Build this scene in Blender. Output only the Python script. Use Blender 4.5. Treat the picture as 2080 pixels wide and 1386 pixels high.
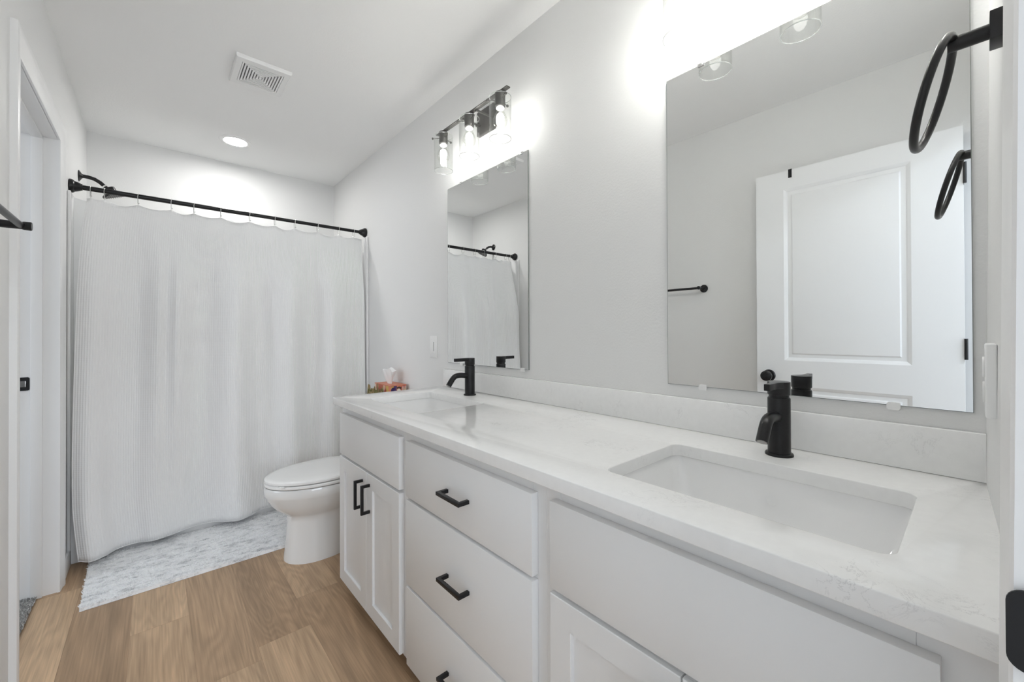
import bpy, bmesh, math, random
from mathutils import Vector, Matrix
random.seed(7)
sc = bpy.context.scene
for o in list(bpy.data.objects):
    bpy.data.objects.remove(o)
C = sc.collection
PI = math.pi

# ------------------------------------------------------------------ camera
YAW, PITCH, ROLL = math.radians(41.28), math.radians(0.2847), math.radians(-0.2127)
fw = Vector((math.sin(YAW) * math.cos(PITCH), math.cos(YAW) * math.cos(PITCH), math.sin(PITCH)))
rt = Vector((math.cos(YAW), -math.sin(YAW), 0))
up = rt.cross(fw)
rt2 = rt * math.cos(ROLL) + up * math.sin(ROLL)
up2 = -rt * math.sin(ROLL) + up * math.cos(ROLL)
cd = bpy.data.cameras.new('camera')
cam = bpy.data.objects.new('camera', cd)
C.objects.link(cam)
m = Matrix((rt2, up2, -fw)).transposed().to_4x4()
m.translation = Vector((-1.2, 0.0, 1.1585))
cam.matrix_world = m
cd.sensor_width = 36
cd.lens = 827.62 / 2080 * 36
cd.shift_y = -21.09 / 2080
cd.clip_start = 0.02
sc.camera = cam

# ------------------------------------------------------------------ world, exposure, large lights
w = bpy.data.worlds.new('sky')
sc.world = w
w.use_nodes = True
bg = w.node_tree.nodes['Background']
sky = w.node_tree.nodes.new('ShaderNodeTexSky')
sky.sky_type = 'NISHITA'
sky.sun_disc = False
sky.sun_elevation = math.radians(50)
w.node_tree.links.new(sky.outputs[0], bg.inputs[0])
bg.inputs[1].default_value = 0.02
sc.view_settings.view_transform = 'Standard'
sc.view_settings.look = 'None'
sc.view_settings.gamma = 1
sc.view_settings.use_curve_mapping = False
sc.view_settings.exposure = 0.48
sc.cycles.max_bounces = 14
sc.cycles.diffuse_bounces = 8
sc.cycles.glossy_bounces = 6
sc.cycles.transparent_max_bounces = 40
sc.cycles.sample_clamp_indirect = 6

BULB = 55.0        # strength of a vanity bulb filament
DOWN = 120.0         # recessed light lens
BULB_NEAR = 215.0   # filaments of the fixture nearest the entrance
HALL_FILL = 20.0         # added fill above the hall, behind the camera (W)
SIDE_FILL = 22.0         # added daylight fill from the unseen left bedroom (W)
WIN_FILL = 36.0          # daylight from the invented window behind the camera (W)


def area(name, loc, to, sx, sy, power, col):
    l = bpy.data.lights.new(name, 'AREA')
    l.shape = 'RECTANGLE'; l.size = sx; l.size_y = sy; l.energy = power; l.color = col
    o = bpy.data.objects.new(name, l); C.objects.link(o)
    o.location = loc
    o.rotation_euler = (Vector(to) - Vector(loc)).to_track_quat('-Z', 'Y').to_euler()
    return o


# bluish doorway daylight; its unseen window is invented, placed to fill the curtain
area('entrance_daylight_fill', (-1.4, -2.62, 1.55), (-1.4, 0, 1.5), 1.35, 1.25, WIN_FILL, (0.86, 0.92, 1.0))
area('side_daylight_fill', (-4.22, 2.1, 1.55), (-2, 2.2, 1.4), 1.35, 1.25, SIDE_FILL, (0.88, 0.93, 1.0))  # added fill through the left doorway; its bedroom window is invented

area('hall_fill_light', (-0.75, -1.3, 2.44), (-0.75, -1.3, 0), .5, .5, HALL_FILL, (0.80, 0.89, 1.0))  # added unseen fill, lifts cabinets and floor through the entrance

# ------------------------------------------------------------------ materials
def mat(name, col, rough=0.5, metal=0.0, spec=0.5, bump=None, coat=0.0, emis=None, trans=0.0):
    m = bpy.data.materials.new(name)
    m.use_nodes = True
    nt = m.node_tree
    b = nt.nodes['Principled BSDF']
    b.inputs['Base Color'].default_value = (*col, 1)
    b.inputs['Roughness'].default_value = rough
    b.inputs['Metallic'].default_value = metal
    b.inputs['Specular IOR Level'].default_value = spec
    b.inputs['Coat Weight'].default_value = coat
    if emis:
        b.inputs['Emission Color'].default_value = (*emis[0], 1)
        b.inputs['Emission Strength'].default_value = emis[1]
    if bump:
        sc_, st, dist = bump
        tc = nt.nodes.new('ShaderNodeTexCoord')
        n = nt.nodes.new('ShaderNodeTexNoise')
        n.inputs['Scale'].default_value = sc_
        n.inputs['Detail'].default_value = 4
        bp = nt.nodes.new('ShaderNodeBump')
        bp.inputs['Strength'].default_value = st
        bp.inputs['Distance'].default_value = dist
        nt.links.new(tc.outputs['Object'], n.inputs['Vector'])
        nt.links.new(n.outputs['Fac'], bp.inputs['Height'])
        nt.links.new(bp.outputs['Normal'], b.inputs['Normal'])
    return m


M = {}
M['wall'] = mat('wall_paint', (0.78, 0.78, 0.775), 0.6, spec=0.25, bump=(140, 0.25, 0.002))
M['ceiling'] = mat('ceiling_paint', (0.91, 0.91, 0.905), 0.8, spec=0.2, bump=(120, 0.25, 0.002))
M['trim'] = mat('trim_paint', (0.86, 0.86, 0.86), 0.35, spec=0.4)
M['door'] = mat('door_paint', (0.84, 0.845, 0.85), 0.4, spec=0.4)
M['cab'] = mat('cabinet_paint', (0.82, 0.825, 0.83), 0.42, spec=0.4)
M['cab_in'] = mat('slider_grey', (0.45, 0.45, 0.45), 0.6)  # plain grey, the dimmer slider's own colour
M['black'] = mat('matte_black_metal', (0.010, 0.010, 0.011), 0.30, metal=0.0, spec=0.35)
M['blackm'] = mat('dark_bronze_metal', (0.11, 0.107, 0.102), 0.38, metal=0.6)
M['porcelain'] = mat('porcelain', (0.80, 0.80, 0.79), 0.08, spec=0.5, coat=0.3)
M['sink'] = mat('sink_porcelain', (0.86, 0.86, 0.86), 0.08, spec=0.5, coat=0.3)
M['plastic'] = mat('white_plastic', (0.85, 0.85, 0.845), 0.3)
M['seatp'] = mat('seat_plastic', (0.86, 0.86, 0.85), 0.2)
M['acrylic'] = mat('tub_acrylic', (0.82, 0.82, 0.82), 0.15)
M['chrome'] = mat('chrome', (0.8, 0.8, 0.8), 0.12, metal=1.0)
M['hook'] = mat('brushed_hook_metal', (0.75, 0.75, 0.74), 0.2, metal=1.0)
M['slot'] = mat('slot_shade_grey', (0.16, 0.16, 0.16), 0.8)  # dark grey standing in for shade in the latch hole and vent
M['mirror'] = mat('mirror_silver', (0.86, 0.87, 0.865), 0.0, metal=1.0)
M['mirroredge'] = mat('mirror_glass_edge', (0.25, 0.27, 0.26), 0.2)
M['tissue'] = mat('tissue_paper', (0.88, 0.88, 0.88), 0.9, spec=0.1)
M['bulb'] = mat('bulb_filament', (1, 1, 1), 0.5, emis=((1.0, 0.985, 0.955), BULB))
M['bulb_near'] = mat('bulb_filament_near', (1, 1, 1), 0.5, emis=((1.0, 0.985, 0.955), BULB_NEAR))
M['bulbbase'] = mat('bulb_base', (0.85, 0.84, 0.82), 0.4, emis=((1.0, 0.97, 0.93), 0.6))
M['lens'] = mat('light_lens', (1, 1, 1), 0.5, emis=((1.0, 0.99, 0.97), DOWN))
M['bristle'] = mat('aerator', (0.35, 0.34, 0.33), 0.5)


def glass(name, tint, gl=0.06, rough=0.02):
    m = bpy.data.materials.new(name)
    m.use_nodes = True
    nt = m.node_tree
    nt.nodes.remove(nt.nodes['Principled BSDF'])
    out = nt.nodes['Material Output']
    t = nt.nodes.new('ShaderNodeBsdfTransparent'); t.inputs[0].default_value = (*tint, 1)
    g = nt.nodes.new('ShaderNodeBsdfGlossy'); g.inputs['Roughness'].default_value = rough
    lw = nt.nodes.new('ShaderNodeLayerWeight'); lw.inputs['Blend'].default_value = 0.32
    mr = nt.nodes.new('ShaderNodeMapRange')
    mr.inputs['To Min'].default_value = gl * 0.4
    mr.inputs['To Max'].default_value = 0.75
    mx = nt.nodes.new('ShaderNodeMixShader')
    pw = nt.nodes.new('ShaderNodeMath'); pw.operation = 'POWER'; pw.inputs[1].default_value = 2.4
    nt.links.new(lw.outputs['Facing'], pw.inputs[0])
    nt.links.new(pw.outputs[0], mr.inputs['Value'])
    nt.links.new(mr.outputs[0], mx.inputs[0])
    nt.links.new(t.outputs[0], mx.inputs[1])
    nt.links.new(g.outputs[0], mx.inputs[2])
    nt.links.new(mx.outputs[0], out.inputs[0])
    return m


M['glass'] = glass('clear_glass', (0.975, 0.98, 0.975))
M['bulbglass'] = glass('bulb_glass', (0.97, 0.97, 0.96), gl=0.1)
M['rim'] = glass('glass_rim', (0.80, 0.82, 0.81), gl=0.5, rough=0.15)
_nt = M['rim'].node_tree
_d = _nt.nodes.new('ShaderNodeBsdfDiffuse'); _d.inputs[0].default_value = (.9, .9, .9, 1)
_m = _nt.nodes.new('ShaderNodeMixShader'); _m.inputs[0].default_value = 0.22
_src = _nt.nodes['Material Output'].inputs[0].links[0].from_socket
_nt.links.new(_src, _m.inputs[1]); _nt.links.new(_d.outputs[0], _m.inputs[2]); _nt.links.new(_m.outputs[0], _nt.nodes['Material Output'].inputs[0])
M['clip'] = glass('clear_plastic_clip', (0.8, 0.82, 0.82), gl=0.5, rough=0.2)


def quartz():
    m = mat('white_quartz', (0.80, 0.80, 0.79), 0.12, spec=0.5)
    nt = m.node_tree; b = nt.nodes['Principled BSDF']; L = nt.links.new
    tc = nt.nodes.new('ShaderNodeTexCoord')
    mp = nt.nodes.new('ShaderNodeMapping'); mp.inputs['Rotation'].default_value = (0.3, 0.2, 0.9)
    L(tc.outputs['Object'], mp.inputs[0])
    n = nt.nodes.new('ShaderNodeTexNoise'); n.inputs['Scale'].default_value = 15; n.inputs['Detail'].default_value = 8
    n.inputs['Roughness'].default_value = 0.7; n.inputs['Distortion'].default_value = 0.9
    L(mp.outputs[0], n.inputs['Vector'])
    # thin vein where the noise crosses 0.5
    s = nt.nodes.new('ShaderNodeMath'); s.operation = 'SUBTRACT'; s.inputs[1].default_value = 0.5
    a = nt.nodes.new('ShaderNodeMath'); a.operation = 'ABSOLUTE'
    L(n.outputs['Fac'], s.inputs[0]); L(s.outputs[0], a.inputs[0])
    r = nt.nodes.new('ShaderNodeMapRange'); r.inputs['From Min'].default_value = 0.0; r.inputs['From Max'].default_value = 0.010
    r.inputs['To Min'].default_value = 1; r.inputs['To Max'].default_value = 0
    L(a.outputs[0], r.inputs['Value'])
    n2 = nt.nodes.new('ShaderNodeTexNoise'); n2.inputs['Scale'].default_value = 8.5; n2.inputs['Detail'].default_value = 3
    L(tc.outputs['Object'], n2.inputs['Vector'])
    r2 = nt.nodes.new('ShaderNodeMapRange'); r2.inputs['From Min'].default_value = 0.52; r2.inputs['From Max'].default_value = 0.74
    L(n2.outputs['Fac'], r2.inputs['Value'])
    mu = nt.nodes.new('ShaderNodeMath'); mu.operation = 'MULTIPLY'
    L(r.outputs[0], mu.inputs[0]); L(r2.outputs[0], mu.inputs[1])
    mu2 = nt.nodes.new('ShaderNodeMath'); mu2.operation = 'MULTIPLY'; mu2.inputs[1].default_value = 0.5
    L(mu.outputs[0], mu2.inputs[0])
    n3 = nt.nodes.new('ShaderNodeTexNoise'); n3.inputs['Scale'].default_value = 60; n3.inputs['Detail'].default_value = 5
    L(tc.outputs['Object'], n3.inputs['Vector'])
    cr = nt.nodes.new('ShaderNodeMix'); cr.data_type = 'RGBA'
    cr.inputs['A'].default_value = (0.84, 0.84, 0.835, 1); cr.inputs['B'].default_value = (0.90, 0.90, 0.895, 1)
    L(n3.outputs['Fac'], cr.inputs['Factor'])
    cm = nt.nodes.new('ShaderNodeMix'); cm.data_type = 'RGBA'
    cm.inputs['B'].default_value = (0.30, 0.30, 0.31, 1)
    L(cr.outputs['Result'], cm.inputs['A']); L(mu2.outputs[0], cm.inputs['Factor'])
    L(cm.outputs['Result'], b.inputs['Base Color'])
    return m


M['quartz'] = quartz()


def wood():
    m = mat('wood_plank', (0.4, 0.28, 0.18), 0.38, spec=0.35)
    nt = m.node_tree; b = nt.nodes['Principled BSDF']; L = nt.links.new
    uv = nt.nodes.new('ShaderNodeUVMap'); uv.uv_map = 'UVMap'
    at = nt.nodes.new('ShaderNodeAttribute'); at.attribute_name = 'tone'
    mp = nt.nodes.new('ShaderNodeMapping'); mp.inputs['Scale'].default_value = (1.0, 0.16, 1)
    L(uv.outputs[0], mp.inputs[0])
    n = nt.nodes.new('ShaderNodeTexNoise'); n.inputs['Scale'].default_value = 5.5; n.inputs['Detail'].default_value = 2.0
    n.inputs['Distortion'].default_value = 0.6
    L(mp.outputs[0], n.inputs['Vector'])
    mul = nt.nodes.new('ShaderNodeMath'); mul.operation = 'MULTIPLY'; mul.inputs[1].default_value = 15
    L(n.outputs['Fac'], mul.inputs[0])
    fr = nt.nodes.new('ShaderNodeMath'); fr.operation = 'SINE'
    mul6 = nt.nodes.new('ShaderNodeMath'); mul6.operation = 'MULTIPLY'; mul6.inputs[1].default_value = 6.283
    L(mul.outputs[0], mul6.inputs[0]); L(mul6.outputs[0], fr.inputs[0])
    g = nt.nodes.new('ShaderNodeMapRange'); g.inputs['From Min'].default_value = -1; g.inputs['From Max'].default_value = 1
    L(fr.outputs[0], g.inputs['Value'])
    # fine fibre streaks
    mp2 = nt.nodes.new('ShaderNodeMapping'); mp2.inputs['Scale'].default_value = (120, 3, 1)
    L(uv.outputs[0], mp2.inputs[0])
    n2 = nt.nodes.new('ShaderNodeTexNoise'); n2.inputs['Scale'].default_value = 1.5; n2.inputs['Detail'].default_value = 5
    L(mp2.outputs[0], n2.inputs['Vector'])
    mp3 = nt.nodes.new('ShaderNodeMapping'); mp3.inputs['Scale'].default_value = (9, 1.0, 1)
    L(uv.outputs[0], mp3.inputs[0])
    n3 = nt.nodes.new('ShaderNodeTexNoise'); n3.inputs['Scale'].default_value = 1.3; n3.inputs['Detail'].default_value = 3
    L(mp3.outputs[0], n3.inputs['Vector'])
    c1 = nt.nodes.new('ShaderNodeMix'); c1.data_type = 'RGBA'
    c1.inputs['A'].default_value = WOOD_D; c1.inputs['B'].default_value = WOOD_L
    L(at.outputs['Fac'], c1.inputs['Factor'])
    def mulcol(a, fac_socket, lo, hi):
        r = nt.nodes.new('ShaderNodeMapRange'); r.inputs['To Min'].default_value = lo; r.inputs['To Max'].default_value = hi
        L(fac_socket, r.inputs['Value'])
        v = nt.nodes.new('ShaderNodeVectorMath'); v.operation = 'SCALE'
        L(a, v.inputs[0]); L(r.outputs[0], v.inputs['Scale'])
        return v.outputs[0]
    c = mulcol(c1.outputs['Result'], g.outputs[0], 0.90, 1.05)
    c = mulcol(c, n2.outputs['Fac'], 0.62, 1.38)
    c = mulcol(c, n3.outputs['Fac'], 0.66, 1.34)
    L(c, b.inputs['Base Color'])
    bp = nt.nodes.new('ShaderNodeBump'); bp.inputs['Strength'].default_value = 0.15; bp.inputs['Distance'].default_value = 0.001
    L(n2.outputs['Fac'], bp.inputs['Height']); L(bp.outputs[0], b.inputs['Normal'])
    return m


WOOD_D = (0.30, 0.193, 0.115, 1)
WOOD_L = (0.55, 0.385, 0.242, 1)
M['wood'] = wood()


def shag(name, ca, cb, scale, stretch=(1, 1, 1), lo=0.35, hi=0.62):
    m = mat(name, ca, 0.95, spec=0.1)
    nt = m.node_tree; b = nt.nodes['Principled BSDF']; L = nt.links.new
    tc = nt.nodes.new('ShaderNodeTexCoord')
    mp = nt.nodes.new('ShaderNodeMapping'); mp.inputs['Scale'].default_value = stretch
    mp.inputs['Rotation'].default_value = (0, 0, 0.5)
    L(tc.outputs['Object'], mp.inputs[0])
    n = nt.nodes.new('ShaderNodeTexNoise'); n.inputs['Scale'].default_value = scale; n.inputs['Detail'].default_value = 8
    n.inputs['Roughness'].default_value = 0.8
    L(mp.outputs[0], n.inputs['Vector'])
    r = nt.nodes.new('ShaderNodeMapRange'); r.inputs['From Min'].default_value = lo; r.inputs['From Max'].default_value = hi
    L(n.outputs['Fac'], r.inputs['Value'])
    cm = nt.nodes.new('ShaderNodeMix'); cm.data_type = 'RGBA'
    cm.inputs['A'].default_value = (*cb, 1); cm.inputs['B'].default_value = (*ca, 1)
    L(r.outputs[0], cm.inputs['Factor']); L(cm.outputs['Result'], b.inputs['Base Color'])
    return m


M['rug'] = shag('shag_rug', (0.92, 0.925, 0.93), (0.38, 0.39, 0.405), 16, (1, 2.6, 1), 0.31, 0.50)
M['carpet'] = shag('bedroom_carpet', (0.72, 0.715, 0.70), (0.14, 0.14, 0.135), 140, (1, 1, 1), 0.36, 0.6)


def cloth(name, col, tr, bumpscale):
    m = bpy.data.materials.new(name); m.use_nodes = True
    nt = m.node_tree; L = nt.links.new
    b = nt.nodes['Principled BSDF']; b.inputs['Base Color'].default_value = (*col, 1)
    b.inputs['Roughness'].default_value = 0.9; b.inputs['Specular IOR Level'].default_value = 0.1
    out = nt.nodes['Material Output']
    t = nt.nodes.new('ShaderNodeBsdfTranslucent'); t.inputs[0].default_value = (*col, 1)
    mx = nt.nodes.new('ShaderNodeMixShader'); mx.inputs[0].default_value = tr
    L(b.outputs[0], mx.inputs[1]); L(t.outputs[0], mx.inputs[2]); L(mx.outputs[0], out.inputs[0])
    if bumpscale:
        tc = nt.nodes.new('ShaderNodeTexCoord')
        wv = nt.nodes.new('ShaderNodeTexWave'); wv.bands_direction = 'Z'; wv.inputs['Scale'].default_value = bumpscale
        L(tc.outputs['Object'], wv.inputs['Vector'])
        bp = nt.nodes.new('ShaderNodeBump'); bp.inputs['Strength'].default_value = 0.25; bp.inputs['Distance'].default_value = 0.0012
        L(wv.outputs['Fac'], bp.inputs['Height']); L(bp.outputs[0], b.inputs['Normal'])
    return m


M['curtain'] = cloth('waffle_curtain', (0.95, 0.95, 0.95), 0.09, 34)
M['liner'] = cloth('curtain_liner', (0.86, 0.87, 0.87), 0.45, 0)


def print_mat():
    m = mat('printed_carton', (0.7, 0.2, 0.1), 0.45)
    nt = m.node_tree; b = nt.nodes['Principled BSDF']; L = nt.links.new
    tc = nt.nodes.new('ShaderNodeTexCoord')
    mp = nt.nodes.new('ShaderNodeMapping'); mp.inputs['Scale'].default_value = (30, 22, 14)
    L(tc.outputs['Object'], mp.inputs[0])
    v = nt.nodes.new('ShaderNodeTexVoronoi'); v.inputs['Scale'].default_value = 1.6
    L(mp.outputs[0], v.inputs['Vector'])
    sp = nt.nodes.new('ShaderNodeSeparateColor'); L(v.outputs['Color'], sp.inputs[0])
    cr = nt.nodes.new('ShaderNodeValToRGB'); cr.color_ramp.interpolation = 'CONSTANT'
    els = [(0, (0.55, 0.16, 0.10)), (0.28, (0.62, 0.24, 0.15)), (0.42, (0.07, 0.03, 0.13)), (0.52, (0.55, 0.16, 0.10)),
           (0.66, (0.72, 0.55, 0.42)), (0.76, (0.45, 0.10, 0.08)), (0.9, (0.62, 0.40, 0.12))]
    while len(cr.color_ramp.elements) < len(els):
        cr.color_ramp.elements.new(0.5)
    for e, (p, c) in zip(cr.color_ramp.elements, els):
        e.position = p; e.color = (*c, 1)
    L(sp.outputs[0], cr.inputs[0]); L(cr.outputs[0], b.inputs['Base Color'])
    return m


M['print'] = print_mat()
M['orange'] = mat('orange_carton', (0.62, 0.22, 0.13), 0.45)
M['purple'] = mat('purple_ink', (0.035, 0.015, 0.10), 0.45)
M['ink'] = mat('black_ink', (0.03, 0.02, 0.02), 0.45)
M['cream'] = mat('cream_ink', (0.75, 0.7, 0.62), 0.45)
M['gold'] = mat('woven_tan', (0.34, 0.26, 0.13), 0.8, bump=(160, 1.0, 0.004))
M['olive'] = mat('woven_olive', (0.20, 0.19, 0.07), 0.8, bump=(160, 1.0, 0.004))

# ------------------------------------------------------------------ mesh helpers
class MB:
    def __init__(s):
        s.bm = bmesh.new()

    def _merge(s, b):
        me = bpy.data.meshes.new('t'); b.to_mesh(me); b.free(); s.bm.from_mesh(me); bpy.data.meshes.remove(me)
        return s

    def box(s, a, c, bev=0.0, seg=2):
        b = bmesh.new()
        bmesh.ops.create_cube(b, size=1)
        lo = Vector([min(a[i], c[i]) for i in range(3)]); hi = Vector([max(a[i], c[i]) for i in range(3)])
        for v in b.verts:
            v.co = Vector([(lo[i] + hi[i]) / 2 + v.co[i] * (hi[i] - lo[i]) for i in range(3)])
        if bev:
            bmesh.ops.bevel(b, geom=b.edges[:], offset=bev, segments=seg, profile=0.5, affect='EDGES')
        return s._merge(b)

    def prism(s, poly, z0, z1, bev=0.0, seg=2):
        b = bmesh.new()
        lo = [b.verts.new((x, y, z0)) for x, y in poly]; hi = [b.verts.new((x, y, z1)) for x, y in poly]
        n = len(poly)
        b.faces.new(lo[::-1]); b.faces.new(hi)
        for i in range(n):
            b.faces.new((lo[i], lo[(i + 1) % n], hi[(i + 1) % n], hi[i]))
        bmesh.ops.recalc_face_normals(b, faces=b.faces[:])
        if bev:
            es = [e for e in b.edges if abs(e.verts[0].co.z - e.verts[1].co.z) < 1e-6]
            bmesh.ops.bevel(b, geom=es, offset=bev, segments=seg, profile=0.5, affect='EDGES')
        return s._merge(b)

    def rings(s, rs, cap0=True, cap1=True, closed=True):
        b = s.bm
        vs = [[b.verts.new(p) for p in r] for r in rs]
        n = len(rs[0])
        for i in range(len(vs) - 1):
            for j in range(n if closed else n - 1):
                k = (j + 1) % n
                b.faces.new((vs[i][j], vs[i][k], vs[i + 1][k], vs[i + 1][j]))
        if cap0: b.faces.new(vs[0][::-1])
        if cap1: b.faces.new(vs[-1])
        return s

    def tube(s, pts, r, seg=14, cap=True):
        pts = [Vector(p) for p in pts]
        rr = r if isinstance(r, (list, tuple)) else [r] * len(pts)
        rs = []
        ref = None
        for i, p in enumerate(pts):
            d = (pts[min(i + 1, len(pts) - 1)] - pts[max(i - 1, 0)]).normalized()
            if ref is None:
                ref = d.orthogonal().normalized()
            ref = (ref - d * ref.dot(d)).normalized()
            q = d.cross(ref)
            rs.append([p + (ref * math.cos(t) + q * math.sin(t)) * rr[i] for t in [2 * PI * k / seg for k in range(seg)]])
        return s.rings(rs, cap, cap)

    def lathe(s, prof, o=(0, 0, 0), axis=(0, 0, 1), seg=40, cap=True):
        o = Vector(o); ax = Vector(axis).normalized(); u = ax.orthogonal().normalized(); v = ax.cross(u)
        rs = [[o + ax * h + (u * math.cos(t) + v * math.sin(t)) * max(r, 1e-5) for t in [2 * PI * k / seg for k in range(seg)]]
              for r, h in prof]
        return s.rings(rs, cap, cap)

    def torus(s, c, R, r, u, v, seg=48, s2=12):
        c = Vector(c); u = Vector(u).normalized(); v = Vector(v).normalized(); n = u.cross(v)
        vs = []
        for i in range(seg):
            a = 2 * PI * i / seg; d = u * math.cos(a) + v * math.sin(a)
            vs.append([s.bm.verts.new(c + d * (R + r * math.cos(b)) + n * r * math.sin(b)) for b in [2 * PI * k / s2 for k in range(s2)]])
        for i in range(seg):
            for k in range(s2):
                s.bm.faces.new((vs[i][k], vs[(i + 1) % seg][k], vs[(i + 1) % seg][(k + 1) % s2], vs[i][(k + 1) % s2]))
        return s

    def grid(s, pts):
        vs = [[s.bm.verts.new(p) for p in row] for row in pts]
        for i in range(len(vs) - 1):
            for j in range(len(vs[0]) - 1):
                s.bm.faces.new((vs[i][j], vs[i][j + 1], vs[i + 1][j + 1], vs[i + 1][j]))
        return s

    def obj(s, name, m, parent=None, ang=35, recalc=True):
        me = bpy.data.meshes.new(name)
        if recalc:
            bmesh.ops.recalc_face_normals(s.bm, faces=s.bm.faces[:])
        s.bm.to_mesh(me); s.bm.free()
        me.polygons.foreach_set('use_smooth', [True] * len(me.polygons))
        me.set_sharp_from_angle(angle=math.radians(ang))
        for q in (m if isinstance(m, list) else [m]):
            me.materials.append(q)
        o = bpy.data.objects.new(name, me); C.objects.link(o)
        if parent:
            o.parent = parent
            o.matrix_parent_inverse = parent.matrix_world.inverted()
        return o


def thing(name, label, cat, loc, group=None):
    o = bpy.data.objects.new(name, None); C.objects.link(o)
    o.location = loc; o.matrix_world = Matrix.Translation(Vector(loc)); o.empty_display_size = 0.05
    o['label'] = label; o['category'] = cat
    if group: o['group'] = group
    return o


def tag(o, label, cat, group=None):
    o['label'] = label; o['category'] = cat
    if group: o['group'] = group
    return o


def struct(o):
    o['kind'] = 'structure'
    return o


def copy_tree(o, parent=None):
    c = o.copy(); C.objects.link(c)
    if parent:
        c.parent = parent
    for ch in list(o.children):
        copy_tree(ch, c)
    return c


def evaluated(o, mods):
    """apply modifiers without operators"""
    for f in mods:
        f(o)
    dg = bpy.context.evaluated_depsgraph_get(); dg.update()
    me = bpy.data.meshes.new_from_object(o.evaluated_get(dg), depsgraph=dg)
    o.modifiers.clear(); o.data = me
    return o


def cut(o, cutters, bevel=0.0):
    for c in cutters:
        md = o.modifiers.new('b', 'BOOLEAN'); md.operation = 'DIFFERENCE'; md.object = c; md.solver = 'EXACT'
    if bevel:
        bv = o.modifiers.new('v', 'BEVEL'); bv.width = bevel; bv.segments = 3; bv.limit_method = 'ANGLE'; bv.angle_limit = math.radians(50)
    evaluated(o, [])
    for c in cutters:
        bpy.data.objects.remove(c)
    me = o.data
    me.polygons.foreach_set('use_smooth', [True] * len(me.polygons))
    me.set_sharp_from_angle(angle=math.radians(35))
    return o


def rrect(x0, x1, y0, y1, r, n=6):
    out = []
    for cx, cy, a0 in ((x1 - r, y1 - r, 0), (x0 + r, y1 - r, 90), (x0 + r, y0 + r, 180), (x1 - r, y0 + r, 270)):
        for k in range(n + 1):
            a = math.radians(a0 + 90 * k / n)
            out.append((cx + r * math.cos(a), cy + r * math.sin(a)))
    return out


def ss(t):
    t = max(0, min(1, t)); return t * t * (3 - 2 * t)


def interp(tab, x):
    """smooth cubic (Catmull-Rom) interpolation of a sorted table"""
    if x <= tab[0][0]: return tab[0][1]
    if x >= tab[-1][0]: return tab[-1][1]
    for i in range(len(tab) - 1):
        if tab[i][0] <= x <= tab[i + 1][0]:
            break
    p1, p2 = tab[i], tab[i + 1]; p0 = tab[max(i - 1, 0)]; p3 = tab[min(i + 2, len(tab) - 1)]
    h = p2[0] - p1[0]; t = (x - p1[0]) / h
    m1 = (p2[1] - p0[1]) / (p2[0] - p0[0]) * h; m2 = (p3[1] - p1[1]) / (p3[0] - p1[0]) * h
    return ((2 * t ** 3 - 3 * t * t + 1) * p1[1] + (t ** 3 - 2 * t * t + t) * m1 + (-2 * t ** 3 + 3 * t * t) * p2[1] + (t ** 3 - t * t) * m2)


# ------------------------------------------------------------------ dimensions
WL = -1.527          # bathroom left wall face
WLB = -1.643         # its bedroom face
YB = 3.765           # back wall
H = 2.467            # ceiling
RY = 3.04            # shower rod
def yn(x): return -0.0105 + 0.034 * min(x, 0)    # near wall face (slightly out of square)
DX0, DX1 = -1.500, -0.745  # entrance opening
DH = 2.045

LEAN = -0.0114       # the near wall stands slightly out of plumb


def lean(o):
    for v in o.data.vertices:
        v.co.y += LEAN * (v.co.z - .87)
    return o


# ------------------------------------------------------------------ structure: walls, ceiling
struct(MB().box((0, -2.75, 0), (0.12, 3.9, H)).obj('wall_right', M['wall']))
struct(MB().box((WLB, YB, 0), (0.0, 3.9, H)).obj('wall_back', M['wall']))
b = MB()
b.box((WLB, -0.145, 0), (WL, 1.978, H)); b.box((WLB, 2.735, 0), (WL, YB, H)); b.box((WLB, 1.978, 2.045), (WL, 2.735, H))
struct(b.obj('wall_left', M['wall']))
b = MB()
b.prism([(0, yn(0)), (DX1 + .012, yn(DX1)), (DX1 + .012, -0.145), (0, -0.145)], 0, H)
b.prism([(DX1 + .012, yn(DX1)), (DX0 - .012, yn(DX0)), (DX0 - .012, -0.145), (DX1 + .012, -0.145)], DH + .012, H)
b.prism([(DX0 - .012, yn(DX0)), (WL, yn(WL)), (WL, -0.145), (DX0 - .012, -0.145)], 0, H)
struct(lean(b.obj('wall_near', M['wall'])))
struct(MB().box((-4.4, -2.75, H), (0.12, 3.9, H + 0.1)).obj('ceiling', M['ceiling']))
# bedroom shell beyond both doorways
b = MB()
b.box((-4.4, -2.75, 0), (-2.1, -2.65, H)); b.box((-.7, -2.75, 0), (0.0, -2.65, H))
b.box((-2.1, -2.75, 0), (-.7, -2.65, 0.9)); b.box((-2.1, -2.75, 2.2), (-.7, -2.65, H))
struct(b.obj('wall_bedroom_front', M['wall']))
b = MB()
b.box((-4.4, -2.65, 0), (-4.25, 1.4, H)); b.box((-4.4, 2.8, 0), (-4.25, 3.9, H))
b.box((-4.4, 1.4, 0), (-4.25, 2.8, 0.9)); b.box((-4.4, 1.4, 2.2), (-4.25, 2.8, H))
struct(b.obj('wall_bedroom_left', M['wall']))
struct(MB().box((-4.25, YB, 0), (WLB, 3.9, H)).obj('wall_bedroom_back', M['wall']))
struct(MB().box((-4.25, -.145, 0), (WLB, -.03, H)).obj('wall_light_block', M['wall']))  # added unseen wall, keeps entrance daylight off the left door jamb
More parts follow.
